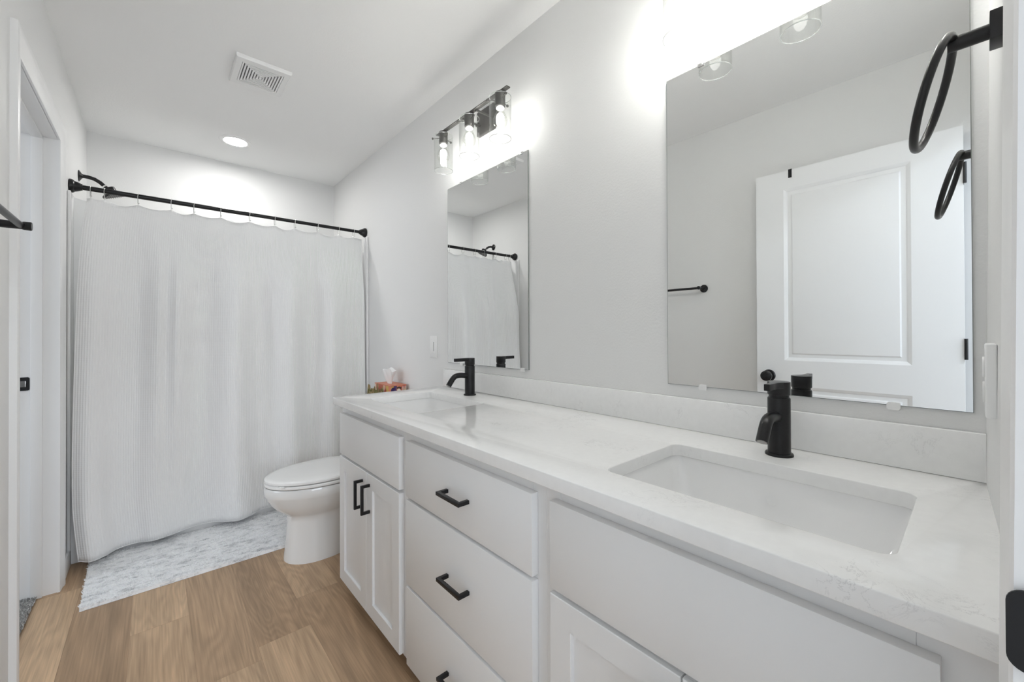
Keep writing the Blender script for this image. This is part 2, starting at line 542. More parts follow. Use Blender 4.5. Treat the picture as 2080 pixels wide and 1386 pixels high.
for nme, a, c in (('added_window_1', (-3.7, -2.74, 0.9), (-2.3, -2.66, 2.2)), ('added_window_2', (-4.39, 0.6, 0.9), (-4.26, 2.0, 2.2))):  # unseen windows, invented as openings for the added daylight
    b = MB()
    if nme == 'added_window_1':
        for x in (-2.1, -1.42, -.74): b.box((x, -2.72, 0.9), (x + 0.04, -2.68, 2.2))
        for z in (0.9, 1.53, 2.16): b.box((-2.1, -2.72, z), (-.7, -2.68, z + 0.04))
    else:
        for y in (1.4, 2.08, 2.76): b.box((-4.35, y, 0.9), (-4.31, y + 0.04, 2.2))
        for z in (0.9, 1.53, 2.16): b.box((-4.35, 1.4, z), (-4.31, 2.8, z + 0.04))
    struct(b.obj(nme, M['trim']))

# ---- wood plank floor: every plank a quad of one floor mesh
PW = 0.1795
seams = {0: (2.705, .95), 1: (1.5, .62), 2: (2.145, .86), 3: (2.9, .55), 4: (1.755, .93), 5: (1.965, .42), 6: (1.55, .15), 7: (1.8, .5), 8: (2.2, .3), -1: (2.3, .6)}
tones = {(0, 0): .92, (0, 1): .45, (1, 0): .62, (1, 1): .35, (2, 0): .80, (2, 1): .95, (3, 0): .55, (3, 1): .7, (4, 0): .88,
         (4, 1): .40, (5, 0): .45, (5, 1): .72, (6, 0): .2, (6, 1): .45, (2, -1): .6, (0, -1): .5, (4, -1): .5, (1, 2): .5}
me = bpy.data.meshes.new('floor')
vs, fs, uvs, tn = [], [], [], []
Y0, Y1 = -0.14, 3.0
for i in range(-1, 9):
    x0 = max(-1.45 + (i - 1) * PW, -1.585); x1 = min(-1.45 + i * PW, 0.0)
    if i == -1 or x1 <= x0: continue
    j0 = seams.get(i, (2.0, .5))[0]
    ys = [j0 - 1.22 * k for k in range(-2, 5)]
    ys = sorted(ys)
    for k in range(len(ys) - 1):
        a, c = max(ys[k], Y0), min(ys[k + 1], 3.2)
        if c <= a: continue
        idx = round((ys[k + 1] - j0) / 1.22)     # 0: plank in front of the joint, 1: plank beyond
        g = 0.0004
        n = len(vs)
        vs += [(x0 + g, a + g, 0), (x1 - g, a + g, 0), (x1 - g, c - g, 0), (x0 + g, c - g, 0)]
        fs.append((n, n + 1, n + 2, n + 3))
        rnd = random.Random(i * 31 + k * 7)
        ou, ov = rnd.uniform(0, 40), rnd.uniform(0, 40)
        uvs += [(x0 + ou, a + ov), (x1 + ou, a + ov), (x1 + ou, c + ov), (x0 + ou, c + ov)]
        tn.append(tones.get((i, idx), rnd.uniform(.3, .9)))
# dark base under the hairline joints
n = len(vs)
vs += [(-1.59, Y0, -.0008), (0, Y0, -.0008), (0, 3.2, -.0008), (-1.59, 3.2, -.0008)]
fs.append((n, n + 1, n + 2, n + 3)); uvs += [(0, 0)] * 4; tn.append(0.0)
me.from_pydata(vs, [], fs)
uvl = me.uv_layers.new(name='UVMap')
for k, q in enumerate(uvs): uvl.data[k].uv = q
at = me.attributes.new('tone', 'FLOAT', 'FACE')
at.data.foreach_set('value', tn)
me.materials.append(M['wood'])
fl = bpy.data.objects.new('floor', me); C.objects.link(fl); struct(fl)
struct(MB().box((-4.4, -2.75, -0.12), (0.12, 3.9, -0.002)).obj('floor_slab', mat('subfloor', (.3, .3, .3), .9)))

# ---- bedroom carpet (pile of tufts near the doorway, flat elsewhere)
b = MB()
rnd = random.Random(3)
b.box((-4.25, -2.65, -0.001), (-1.595, 3.76, 0.006))
b.box((-1.595, -2.65, -0.001), (0, -0.15, 0.006))
for k in range(9000):
    x = rnd.uniform(-1.80, -1.588); y = rnd.uniform(1.98, 2.735)
    h = rnd.uniform(0.006, 0.014); a = rnd.uniform(0, 2 * PI); wd = 0.0028
    dx, dy = math.cos(a) * wd, math.sin(a) * wd
    lx, ly = rnd.uniform(-.006, .006), rnd.uniform(-.006, .006)
    v = [b.bm.verts.new(p) for p in ((x - dx, y - dy, 0.004), (x + dx, y + dy, 0.004), (x + lx + dx * .4, y + ly + dy * .4, 0.004 + h), (x + lx - dx * .4, y + ly - dy * .4, 0.004 + h))]
    b.bm.faces.new(v)
o = b.obj('carpet', M['carpet'], recalc=False)
tag(o, 'flecked grey bedroom carpet beyond the left doorway', 'carpet'); o['kind'] = 'stuff'

# ---- door casings, jambs
CP = [(0, .0), (0, .008), (.006, .010), (.045, .0125), (.055, .017), (.073, .018), (.078, .016), (.078, 0)]  # across, thickness


def sweep(frames):
    """frames: list of (origin, across, out); casing profile swept through them"""
    rs = [[Vector(o) + Vector(a) * u + Vector(n) * t for u, t in CP] for o, a, n in frames]
    return rs


# left doorway (door frame 2)
JY0, JY1, JZ = 1.984, 2.728, 2.036
b = MB()
fr = [((WL, JY0 + .004, 0), (0, -1, 0), (1, 0, 0)), ((WL, JY0 + .004, JZ), (0, -1, 1), (1, 0, 0)),
      ((WL, JY1 - .004, JZ), (0, 1, 1), (1, 0, 0)), ((WL, JY1 - .004, 0), (0, 1, 0), (1, 0, 0))]
b.rings(sweep(fr))
t2 = struct(b.obj('trim_1', M['trim'], ang=25))
b = MB()
b.box((WLB - .002, 1.96, 0), (WL + .001, JY0, JZ + .02)); b.box((WLB - .002, JY1, 0), (WL + .001, 2.75, JZ + .02))
b.box((WLB - .002, 1.96, JZ), (WL + .001, 2.75, JZ + .02))
# stops
b.box((-1.606, JY0, 0), (-1.571, JY0 + .011, JZ), .002); b.box((-1.606, JY1 - .011, 0), (-1.571, JY1, JZ), .002)
b.box((-1.606, JY0, JZ - .011), (-1.571, JY1, JZ), .002)
j2 = struct(b.obj('trim_2', M['trim']))
b = MB()
yy = JY1 - .0016
b.prism([(p, q) for p, q in rrect(-1.648, -1.609, .914, .972, .006)], -.0008, .0008)
for v in b.bm.verts:
    x, z, t = v.co; v.co = (x, yy + t, z)
sp = b.obj('strike_plate', M['black'], j2)
b = MB(); b.box((-1.638, yy - .0012, .930), (-1.622, yy + .0005, .956), .0004)
b.obj('latch_hole_shade', M['slot'], sp)
b = MB(); b.box((-1.622, yy - .0035, .930), (-1.619, yy, .956), .0004)
b.obj('latch_tongue', M['chrome'], sp)

# entrance doorway casing on the near wall (vanity side and head and hinge side)
CPN = [(0, -.004), (0, .0205), (.004, .0225), (.012, .0222), (.045, .0228), (.055, .0238), (.074, .0240), (.078, .022), (.078, -.004)]
def sweepn(frames):
    return [[Vector(o) + Vector(a) * u + Vector(n) * t for u, t in CPN] for o, a, n in frames]
b = MB()
fr = [((DX1 - .004 + .008, yn(DX1), 0), (1, 0, 0), (0, 1, 0)), ((DX1 + .004, yn(DX1), DH), (1, .034, 1), (0, 1, 0)),
      ((DX0 - .004, yn(DX0), DH), (-.27, 0, 1), (0, 1, 0)), ((DX0 - .004, yn(DX0), 0), (-.27, 0, 0), (0, 1, 0))]
b.rings(sweepn(fr))
struct(lean(b.obj('trim_3', M['trim'], ang=25)))
b = MB()
b.box((DX1, -0.150, 0), (DX1 + .02, yn(DX1) + .0005, DH + .02), .0015); b.box((DX0 - .02, -0.150, 0), (DX0, yn(DX0) + .0005, DH + .02), .0015)
b.box((DX0, -0.150, DH), (DX1, yn(DX1), DH + .02))
b.box((DX1 - .011, -.110, 0), (DX1, -.070, DH), .002)
j1 = struct(lean(b.obj('trim_4', M['trim'])))
b = MB()
b.prism([(p, q) for p, q in rrect(-.075, -.0125, .921, .978, .010)], -.0008, .0008)
for v in b.bm.verts:
    y, z, t = v.co
    v.co = (DX1 - .001 + t, y, z)
b.obj('strike_plate', M['black'], j1)

# baseboards
b = MB(); b.box((WL, 2.735 + .078, 0), (WL + .013, 3.0, .085), .003); struct(b.obj('baseboard_left', M['trim']))
b = MB(); b.box((WL, .9, 0), (WL + .013, 1.906, .085), .003); struct(b.obj('baseboard_door', M['trim']))
b = MB(); b.box((-.013, 1.91, 0), (0, 2.985, .085), .003); struct(b.obj('baseboard_right', M['trim']))

# ---- entrance door leaf, folded open along the left wall
def panel_face(b, x, y0, y1, z0, z1, sgn, steps):
    """a moulded panel: nested rectangles (inset, depth) on the plane x, facing sgn*x"""
    prev = None
    for ins, d in steps:
        r = [b.bm.verts.new((x - sgn * d, yy_, zz_)) for yy_, zz_ in ((y0 + ins, z0 + ins), (y1 - ins, z0 + ins), (y1 - ins, z1 - ins), (y0 + ins, z1 - ins))]
        if prev:
            for k in range(4):
                b.bm.faces.new((prev[k], prev[(k + 1) % 4], r[(k + 1) % 4], r[k]))
        prev = r
    b.bm.faces.new(prev)


DLX0, DLX1, DLY0, DLY1, DLZ0, DLZ1 = -1.466, -1.431, 0.032, 0.836, 0.012, 2.046
b = MB()
x = DLX1
zs = [DLZ0, .20, .86, 1.0, 1.945, DLZ1]; yS = [DLY0, .195, .70, DLY1]
for side, xx in ((1, DLX1), (-1, DLX0)):
    for i in range(3):
        for j in range(5):
            if i == 1 and j in (1, 3): continue
            b.bm.faces.new([b.bm.verts.new(p) for p in ((xx, yS[i], zs[j]), (xx, yS[i + 1], zs[j]), (xx, yS[i + 1], zs[j + 1]), (xx, yS[i], zs[j + 1]))])
    for j in (1, 3):
        panel_face(b, xx, yS[1], yS[2], zs[j], zs[j + 1], side, [(0, 0), (.012, .005), (.017, .0085), (.034, .0085), (.040, .004), (.044, .0035)])
for p in (((DLX0, DLY0, DLZ0), (DLX1, DLY0, DLZ0), (DLX1, DLY0, DLZ1), (DLX0, DLY0, DLZ1)), ((DLX0, DLY1, DLZ0), (DLX1, DLY1, DLZ0), (DLX1, DLY1, DLZ1), (DLX0, DLY1, DLZ1)),
          ((DLX0, DLY0, DLZ0), (DLX1, DLY0, DLZ0), (DLX1, DLY1, DLZ0), (DLX0, DLY1, DLZ0)), ((DLX0, DLY0, DLZ1), (DLX1, DLY0, DLZ1), (DLX1, DLY1, DLZ1), (DLX0, DLY1, DLZ1))):
    b.bm.faces.new([b.bm.verts.new(q) for q in p])
bmesh.ops.remove_doubles(b.bm, verts=b.bm.verts[:], dist=1e-5)
d1 = struct(b.obj('door_1', M['door'], ang=12))
b = MB(); b.lathe([(.0, 0), (.032, 0), (.033, .004), (.029, .009), (.014, .012), (.012, .028), (.024, .036), (.029, .046), (.028, .056), (.020, .062), (.0, .063)], (DLX1, .775, .912), (1, 0, 0), 32)
b.obj('door_knob', M['black'], d1)
for z in (.22, 1.08, 1.84):
    b = MB(); b.tube([(DLX1 + .004, DLY0 - .004, z - .045), (DLX1 + .004, DLY0 - .004, z + .045)], .006, 12)
    b.box((DLX1 - .03, DLY0 - .0015, z - .045), (DLX1 + .002, DLY0 + .0005, z + .045))
    b.obj('hinge', M['black'], d1)

r = thing('over_door_rack', 'black over-door hook rack clipped over the top of the open white door', 'hook rack', (-1.449, .42, 2.046))
for y in (.176, .668):
    b = MB()
    b.box((DLX1 + .0005, y - .008, 2.003), (DLX1 + .0025, y + .008, 2.0495)); b.box((DLX0 - .0045, y - .008, 2.0475), (DLX1 + .0025, y + .008, 2.0495))
    b.box((DLX0 - .0045, y - .008, 1.93), (DLX0 - .0025, y + .008, 2.0495))
    b.obj('strap', M['black'], r)
b = MB(); b.box((DLX0 - .008, .12, 1.925), (DLX0 - .003, .72, 1.95), .001); b.obj('rail', M['black'], r)
for k in range(5):
    y = .16 + k * .13
    b = MB(); b.tube([(DLX0 - .008, y, 1.94), (DLX0 - .012, y, 1.90), (DLX0 - .025, y, 1.879), (DLX0 - .038, y, 1.895), (DLX0 - .042, y, 1.915)], .003, 8)
    b.obj('hook', M['black'], r)

# ------------------------------------------------------------------ bathtub and surround
tub = thing('bathtub', 'white alcove bathtub with surround panels behind the closed shower curtain', 'bathtub', (-.763, 3.38, 0))
b = MB(); b.box((WL + .001, 3.006, 0), (-.001, YB - .001, .42), .006)
o = b.obj('tub_body', M['acrylic'], tub)
c = MB()
rs = []
for z, ins in ((.45, 0), (.40, .0), (.30, .02), (.16, .045), (.10, .07), (.085, .11)):
    rs.append([(p, q, z) for p, q in rrect(-1.46 + ins, -.07 - ins, 3.075 + ins * .7, 3.70 - ins * .7, .10, 6)])
c.rings(rs); co = c.obj('cutter', M['acrylic'])
cut(o, [co], .008); o.parent = tub; o.matrix_parent_inverse = tub.matrix_world.inverted()
b = MB(); b.lathe([(0, 0), (.028, 0), (.028, .004), (.01, .006), (0, .006)], (-1.30, 3.38, .087), (0, 0, 1), 24); b.obj('drain', M['black'], tub)

sur = tub
for nm, a, c in (('side_panel', (WL + .0005, 2.985, .42), (WL + .012, YB - .001, 1.879)), ('side_panel', (-.012, 2.985, .42), (-.0005, YB - .001, 1.879)),
                 ('back_panel', (WL + .012, YB - .012, .42), (-.012, YB - .001, 1.879))):
    MB().box(a, c, .003).obj(nm, M['acrylic'], sur)
for x0, x1 in ((WL + .0005, WL + .013), (-.016, -.0005)):
    MB().box((x0, 2.978, .001), (x1, 3.004, 1.879), .004, 3).obj('front_flange', M['acrylic'], sur)
for z in (1.05, 1.4):
    MB().box((WL + .04, YB - .10, z), (WL + .30, YB - .012, z + .02), .008).obj('corner_shelf', M['acrylic'], sur)

# ------------------------------------------------------------------ rod, hooks, curtain, liner
RZ = 1.9165
rod = thing('shower_rod', 'black tension rod spanning the shower alcove above the curtain', 'curtain rod', (-.763, RY, RZ))
MB().tube([(WL + .044, RY, RZ), (-.75, RY, RZ)], .0127, 20).obj('rod', M['black'], rod)
MB().tube([(-.75, RY, RZ), (-.044, RY, RZ)], .0112, 20).obj('inner_rod', M['black'], rod)
for x, sg in ((WL + .0005, 1), (-.0005, -1)):
    b = MB(); b.lathe([(0, 0), (.033, 0), (.035, .004), (.034, .012), (.030, .018), (.027, .020), (.023, .032), (.019, .041), (.017, .043), (.017, .047), (.013, .049), (0, .049)], (x, RY, RZ), (sg, 0, 0), 36)
    b.obj('end_flange', M['black'], rod)

hx = [-1.450, -1.399, -1.268, -1.128, -1.025, -.896, -.746, -.605, -.486, -.341, -.197, -.091]
CT = 1.868
# fold profile near the top: between hooks the cloth bellies out (towards the room) or in
TY = [(-1.475, 3.052)]
for k, x in enumerate(hx):
    TY.append((x, 3.034))
    if k < len(hx) - 1:
        mid = (x + hx[k + 1]) / 2
        TY.append((mid, 3.034 + (.010 if k % 2 else -.018) * min(1, (hx[k + 1] - x) / .12)))
TY.append((-.03, 3.045))
BX = [(-1.49, 2.905), (-1.476, 2.902), (-1.434, 2.862), (-1.385, 2.890), (-1.342, 2.942), (-1.266, 2.958), (-1.206, 2.930), (-1.145, 2.942), (-1.011, 2.992),
      (-.942, 2.982), (-.830, 2.905), (-.763, 2.928), (-.685, 2.992), (-.606, 2.975), (-.50, 2.93), (-.38, 2.975), (-.25, 2.93), (-.12, 2.97), (-.02, 2.96)]
# broad folds through the middle
MX = [(-1.50, 2.965), (-1.44, 2.953), (-1.37, 2.985), (-1.27, 3.005), (-1.19, 2.958), (-1.15, 2.972), (-1.105, 2.950), (-1.02, 3.000), (-.96, 3.006), (-.83, 2.942), (-.72, 2.998),
      (-.67, 3.002), (-.53, 2.942), (-.42, 2.996), (-.36, 3.0), (-.27, 2.955), (-.15, 2.99), (-.02, 2.985)]
MX = [(x, 2.976 + (y - 2.976) * 1.8) for x, y in MX]
LX = [(0, -1.462), (.08, -1.478), (.3, -1.492), (.6, -1.502), (.85, -1.500), (1, -1.480)]


def curtain_pt(s, t):
    """s 0..1 left to right, t 0..1 top to hem"""
    xl = interp(LX, t); xr = -.030 + .004 * t
    # arc spacing slightly non-uniform so ribs bunch in the folds
    x = xl + (xr - xl) * s
    xt = -1.462 + (1.432) * s; xm = -1.50 + 1.475 * s; xb = -1.48 + 1.455 * s
    yt, ym, yb = interp(TY, xt), interp(MX, xm), interp(BX, xb)
    if t < .30:
        k = ss(t / .30); y = yt * (1 - k) + ym * k
        # upper lobes fade out downwards
    else:
        k = ss((t - .38) / .62); y = ym * (1 - k) + yb * k
    return x, y


def ztop(s):
    x = -1.462 + 1.432 * s
    best = 9; span = .13
    for a, c in zip(hx, hx[1:]):
        if a <= x <= c:
            u = (x - a) / (c - a)
            return CT - .018 * math.sin(PI * u) * min(1, (c - a) / .12)
    return CT - .004


NC, NR = 1500, 70
pitch = .0098
pts = []
for i in range(NR + 1):
    t = i / NR
    row = []
    for j in range(NC + 1):
        s = j / NC
        x, y = curtain_pt(s, t)
        rib = .0010 * (math.cos(2 * PI * (s * 1.50) / pitch))
        zt = ztop(s); z = zt + (.046 - zt) * t
        if t < .043: rib *= .35
        if z < .072: rib = rib * .6 - .0022
        row.append((x, y - rib, z))
    pts.append(row)
vv = [p for r_ in pts for p in r_]
ff = []
for i in range(NR):
    for j in range(NC):
        a = i * (NC + 1) + j
        ff.append((a, a + 1, a + NC + 2, a + NC + 1))
me = bpy.data.meshes.new('shower_curtain'); me.from_pydata(vv, [], ff)
me.polygons.foreach_set('use_smooth', [True] * len(ff)); me.materials.append(M['curtain'])
cu = bpy.data.objects.new('shower_curtain', me); C.objects.link(cu)
tag(cu, 'white ribbed waffle-weave shower curtain hanging from the black rod', 'shower curtain')
md = cu.modifiers.new('thick', 'SOLIDIFY'); md.thickness = .0012; md.offset = -1
# hem piping as a part
b = MB(); b.tube([(lambda q: (q[0], q[1] + .0015, .046))(curtain_pt(k / 220, 1)) for k in range(221)], .0018, 8)
b.obj('hem', M['curtain'], cu)

# liner
b = MB()
rows = []
for i in range(41):
    t = i / 40; row = []
    for j in range(241):
        s = j / 240
        x = -1.516 + 1.497 * s
        y = 3.082 + .008 * math.sin(2 * PI * s * 6.5 + .8) + .036 * ss(t * 1.1)
        z = 1.872 - .014 * abs(math.sin(PI * s * 11)) + (.30 - 1.872) * t
        row.append((x, y, z))
    rows.append(row)
b.grid(rows)
o = b.obj('curtain_liner', M['liner'], recalc=False)
tag(o, 'thin white plastic liner hanging inside the ribbed shower curtain', 'curtain liner')

# hooks
def hook(x, label, group, face):
    h = thing('curtain_hook', label, 'curtain hook', (x, RY, RZ), group)
    pts_ = []
    for k in range(15):
        a = math.radians(200 - 220 * k / 14)
        pts_.append((x + .002 * math.sin(a), RY + .0165 * math.cos(a), RZ + .0155 * math.sin(a)))
    pts_ = [(x + .004, RY - .010, RZ - .040), (x + .003, RY - .012, RZ - .046), (x, RY - .017, RZ - .043), (x, RY - .0185, RZ - .025)] + pts_ + \
        [(x, RY + .0175, RZ - .018), (x, RY + .013, RZ - .036), (x, RY + .008, RZ - .044)]
    MB().tube(pts_, .0013, 8).obj('wire', M['hook'], h)
    b = MB(); b.lathe([(0, -.003), (.0022, -.002), (.003, 0), (.0022, .002), (0, .003)], (x + .004, RY - .010, RZ - .040), (0, 0, 1), 10); b.obj('bead', M['hook'], h)
    return h


places = ['nearest the left end of the rod', 'just right of the leftmost hook, in front of the shower head', 'third from the left wall', 'fourth from the left wall', 'fifth from the left wall',
          'sixth from the left wall', 'sixth from the right wall', 'fifth from the right wall', 'fourth from the right wall', 'third from the right wall', 'second from the right wall', 'nearest the right end of the rod']
for k, x in enumerate(hx):
    hook(x, 'metal curtain hook, ' + places[k], 'hooks on the shower rod', 0)

# shower arm and head
sh = thing('shower_fixture', 'black shower head on a bent arm on the left wall above the curtain rod', 'shower head', (WL, 3.385, 2.068))
SY, SZ = 3.385, 2.068
MB().lathe([(0, 0), (.031, 0), (.031, .003), (.024, .008), (.014, .013), (.011, .018), (0, .018)], (WL + .0005, SY, SZ), (1, 0, 0), 32).obj('flange', M['black'], sh)
arm = [(WL + .012, SY, SZ), (WL + .04, SY, SZ), (WL + .065, SY, SZ - .006), (WL + .088, SY, SZ - .020), (WL + .108, SY, SZ - .040), (WL + .128, SY, SZ - .062)]
MB().tube(arm, .0105, 16).obj('arm', M['black'], sh)
MB().tube([(WL + .104, SY, SZ - .036), (WL + .109, SY, SZ - .041)], .0125, 16).obj('washer', M['hook'], sh)
b = MB()
hc = Vector((WL + .150, SY, SZ - .084)); nrm = Vector((.36, 0, -.93)).normalized(); uu = Vector((0, 1, 0)); vv_ = nrm.cross(uu)
prof = [(.016, -.030), (.027, -.025), (.040, -.018), (.050, -.011), (.053, -.005), (.051, .003)]
rs = []
for r_, h_ in prof:
    ring = []
    for k in range(48):
        a = 2 * PI * k / 48
        q = 1 + .07 * math.cos(4 * a)      # softly squared outline with a gentle saddle
        ring.append(hc + (uu * math.cos(a) * 0.95 + vv_ * math.sin(a)) * r_ * q + nrm * (h_ - .006 * math.cos(2 * a) * (r_ / .052)))
    rs.append(ring)
b.rings(rs); b.obj('spray_head', M['black'], sh, ang=50)
b = MB()
for ring in range(1, 5):
    for k in range(ring * 6):
        a = 2 * PI * k / (ring * 6); r_ = ring * .0098
        p = hc + (uu * math.cos(a) + vv_ * math.sin(a)) * r_ + nrm * .004
        b.tube([p, p + nrm * .003], .0016, 6)
b.obj('nozzle_field', M['bristle'], sh)
MB().lathe([(0, -.02), (.016, -.018), (.019, 0), (.016, .018), (0, .02)], hc - nrm * .032, nrm, 24).obj('ball_joint', M['black'], sh)

# ------------------------------------------------------------------ bath rug
b = MB()
RX0, RX1, RY0, RY1 = -1.436, -.560, 2.470, 3.000
rnd = random.Random(11)
NX, NY = 190, 106
rows = []
for j in range(NY + 1):
    row = []
    for i in range(NX + 1):
        u = i / NX; v = j / NY
        e = min(min(u, 1 - u) * 0.88, min(v, 1 - v) * .49)
        h = .013 * min(1, (e / .005)) ** .5
        z = .0035 + h * (0.78 + .22 * rnd.random())
        jx = rnd.uniform(-.0015, .0015); jy = rnd.uniform(-.0015, .0015)
        sk = -.012 * v
        row.append((RX0 + (RX1 - RX0) * u + jx + sk * (1 - u), RY0 + (RY1 - RY0) * v + jy * (v > 0) , max(z, .002) if e > 0 else .001))
    rows.append(row)
b.grid(rows)
rug = b.obj('bath_rug', M['rug'], recalc=False)
tag(rug, 'light grey shaggy bath rug lying on the wood floor in front of the tub', 'rug')
b = MB()
for k in range(26000):
    u = rnd.random(); v = rnd.random()
    x = RX0 + (RX1 - RX0) * u - .012 * v * (1 - u); y = RY0 + .002 + (RY1 - RY0 - .002) * v
    h = rnd.uniform(.004, .010); wd = .0016; a = rnd.uniform(0, PI)
    dx, dy = math.cos(a) * wd, math.sin(a) * wd
    lx = rnd.uniform(-.010, .010); ly = rnd.uniform(-.006, .006) - (.004 if v < .02 else 0)
    if v < .02: ly = max(ly, -.006)
    z0 = .012
    p = [(x - dx, y - dy, z0), (x + dx, y + dy, z0), (x + lx * .7 + dx * .7, y + ly * .7 + dy * .7, z0 + h * .8), (x + lx, y + ly, z0 + h * .9)]
    b.bm.faces.new([b.bm.verts.new(q) for q in p])
o = b.obj('pile', M['rug'], rug, recalc=False); o['kind'] = 'stuff'

# ------------------------------------------------------------------ vanity cabinets
FX = -.555; DXF = -.575; CZ0, CZ1 = .052, .840
CY0, CYA, CYB, CY1 = -.0285, .6215, 1.2725, 1.900


def slab(y0, y1, z0, z1, nm, parent):
    return MB().box((FX, y0, z0), (DXF, y1, z1), .0016, 2).obj(nm, M['cab'], parent)


def shaker(y0, y1, z0, z1, parent):
    b = MB(); st = .057
    # frame body: two stiles, two rails, panel, in one moulded leaf
    b.box((FX, y0, z0), (DXF + .009, y1, z1), .0008, 1)
    b2 = MB()
    b.bm.faces.ensure_lookup_table()
    x = DXF
    o_ = [(y0, z0), (y1, z0), (y1, z1), (y0, z1)]
    ir = [(y0 + st, z0 + st), (y1 - st, z0 + st), (y1 - st, z1 - st), (y0 + st, z1 - st)]
    bv = .0015
    ring = [[(x + .009, *q) for q in o_], [(x + bv, *q) for q in o_],
            [(x, q[0] + (bv if q[0] == y0 else -bv), q[1] + (bv if q[1] == z0 else -bv)) for q in o_],
            [(x, q[0] - (bv if q[0] == y0 + st else -bv), q[1] - (bv if q[1] == z0 + st else -bv)) for q in ir],
            [(x + bv, *q) for q in ir], [(x + .0088, *q) for q in ir]]
    b.rings([[Vector(p) for p in r_] for r_ in ring], False, True)
    return b.obj('door', M['cab'], parent, ang=25)


def pull(parent, y, z, vertical):
    t, L_, xo, xi = .0052, .056, -.6102, DXF - .0002
    U = [(-L_, xi), (-L_, xo), (L_, xo), (L_, xi), (L_ - .0105, xi), (L_ - .0105, xo + .0104), (-L_ + .0105, xo + .0104), (-L_ + .0105, xi)]
    b = MB().prism(U, -t, t, .0009, 2)
    for v in b.bm.verts:
        l, x, w_ = v.co
        v.co = (x, y + w_, z + l) if vertical else (x, y + l, z + w_)
    return b.obj('handle', M['black'], parent)


def carcass(y0, y1, parent, rails, s0=.042):
    b = MB()
    b.box((-.002, y0, CZ0), (-.02, y1, CZ1)); b.box((-.02, y0, CZ0), (FX + .019, y0 + .016, CZ1)); b.box((-.02, y1 - .016, CZ0), (FX + .019, y1, CZ1))
    b.box((-.02, y0 + .016, CZ0), (FX + .019, y1 - .016, CZ0 + .016))
    b.obj('body', M['cab'], parent)
    b = MB()
    b.box((FX + .0191, y0, CZ0), (FX, y0 + s0, CZ1), .0006, 1); b.box((FX + .0191, y1 - .042, CZ0), (FX, y1, CZ1), .0006, 1)
    for z0, z1 in rails: b.box((FX + .0191, y0 + s0 + .0001, z0), (FX, y1 - .0421, z1), .0006, 1)
    b.obj('face_frame', M['cab'], parent)
    b = MB(); b.box((-.46, y0 + .001, 0.0005), (-.475, y1 - .001, CZ0)); b.obj('toe_kick', M['cab'], parent)


rl = [(CZ0, .09), (.60, .64), (.79, CZ1)]
cl = thing('sink_cabinet', 'pale grey sink cabinet at the toilet end of the vanity', 'cabinet', (-.28, 1.586, 0))
carcass(CYB, CY1, cl, rl)
slab(1.298, 1.887, .623, .803, 'false_drawer', cl)
d = shaker(1.585, 1.887, .064, .612, cl); pull(d, 1.619, .520, True)
d = shaker(1.298, 1.582, .064, .612, cl); pull(d, 1.549, .520, True)
cm = thing('drawer_cabinet', 'pale grey middle vanity cabinet with three stacked drawers', 'cabinet', (-.28, .947, 0))
carcass(CYA, CYB, cm, [(CZ0, .09), (.31, .345), (.60, .63), (.79, CZ1)])
for z0, z1 in ((.619, .803), (.333, .609), (.067, .323)):
    d = slab(.648, 1.246, z0, z1, 'drawer', cm); pull(d, .9415, (z0 + z1) / 2, False)
cr_ = thing('sink_cabinet', 'pale grey sink cabinet nearest the entrance, under the larger-looking sink', 'cabinet', (-.28, .30, 0))
carcass(CY0, CYA, cr_, rl, .075)
slab(.027, .595, .623, .805, 'false_drawer', cr_)
d = shaker(.312, .595, .064, .612, cr_); pull(d, .346, .520, True)
d = shaker(.027, .309, .064, .612, cr_); pull(d, .276, .520, True)

# ---- countertop with two cutouts, backsplash
S1, S2 = (.070, .517), (1.322, 1.768)
SX0, SX1 = -.490, -.184
b = MB()
b.prism([(0 - .0005, yn(0) - .0008), (-.596, yn(-.596) - .0008), (-.596, 1.913), (-.0005, 1.913)], .8402, .870)
ct = b.obj('countertop', M['quartz'])
cs = []
for y0, y1 in (S1, S2):
    c = MB(); c.prism(rrect(SX0, SX1, y0, y1, .022, 8), .80, .90); cs.append(c.obj('cutter', M['quartz']))
cut(ct, cs, .0022)
tag(ct, 'white veined quartz countertop with two rectangular sink cutouts', 'countertop')
b = MB(); b.box((-.0005, yn(0) - .0015, .8702), (-.020, 1.913, .9625), .0018)
tag(b.obj('backsplash', M['quartz']), 'low white veined quartz backsplash along the wall under the mirrors', 'backsplash')


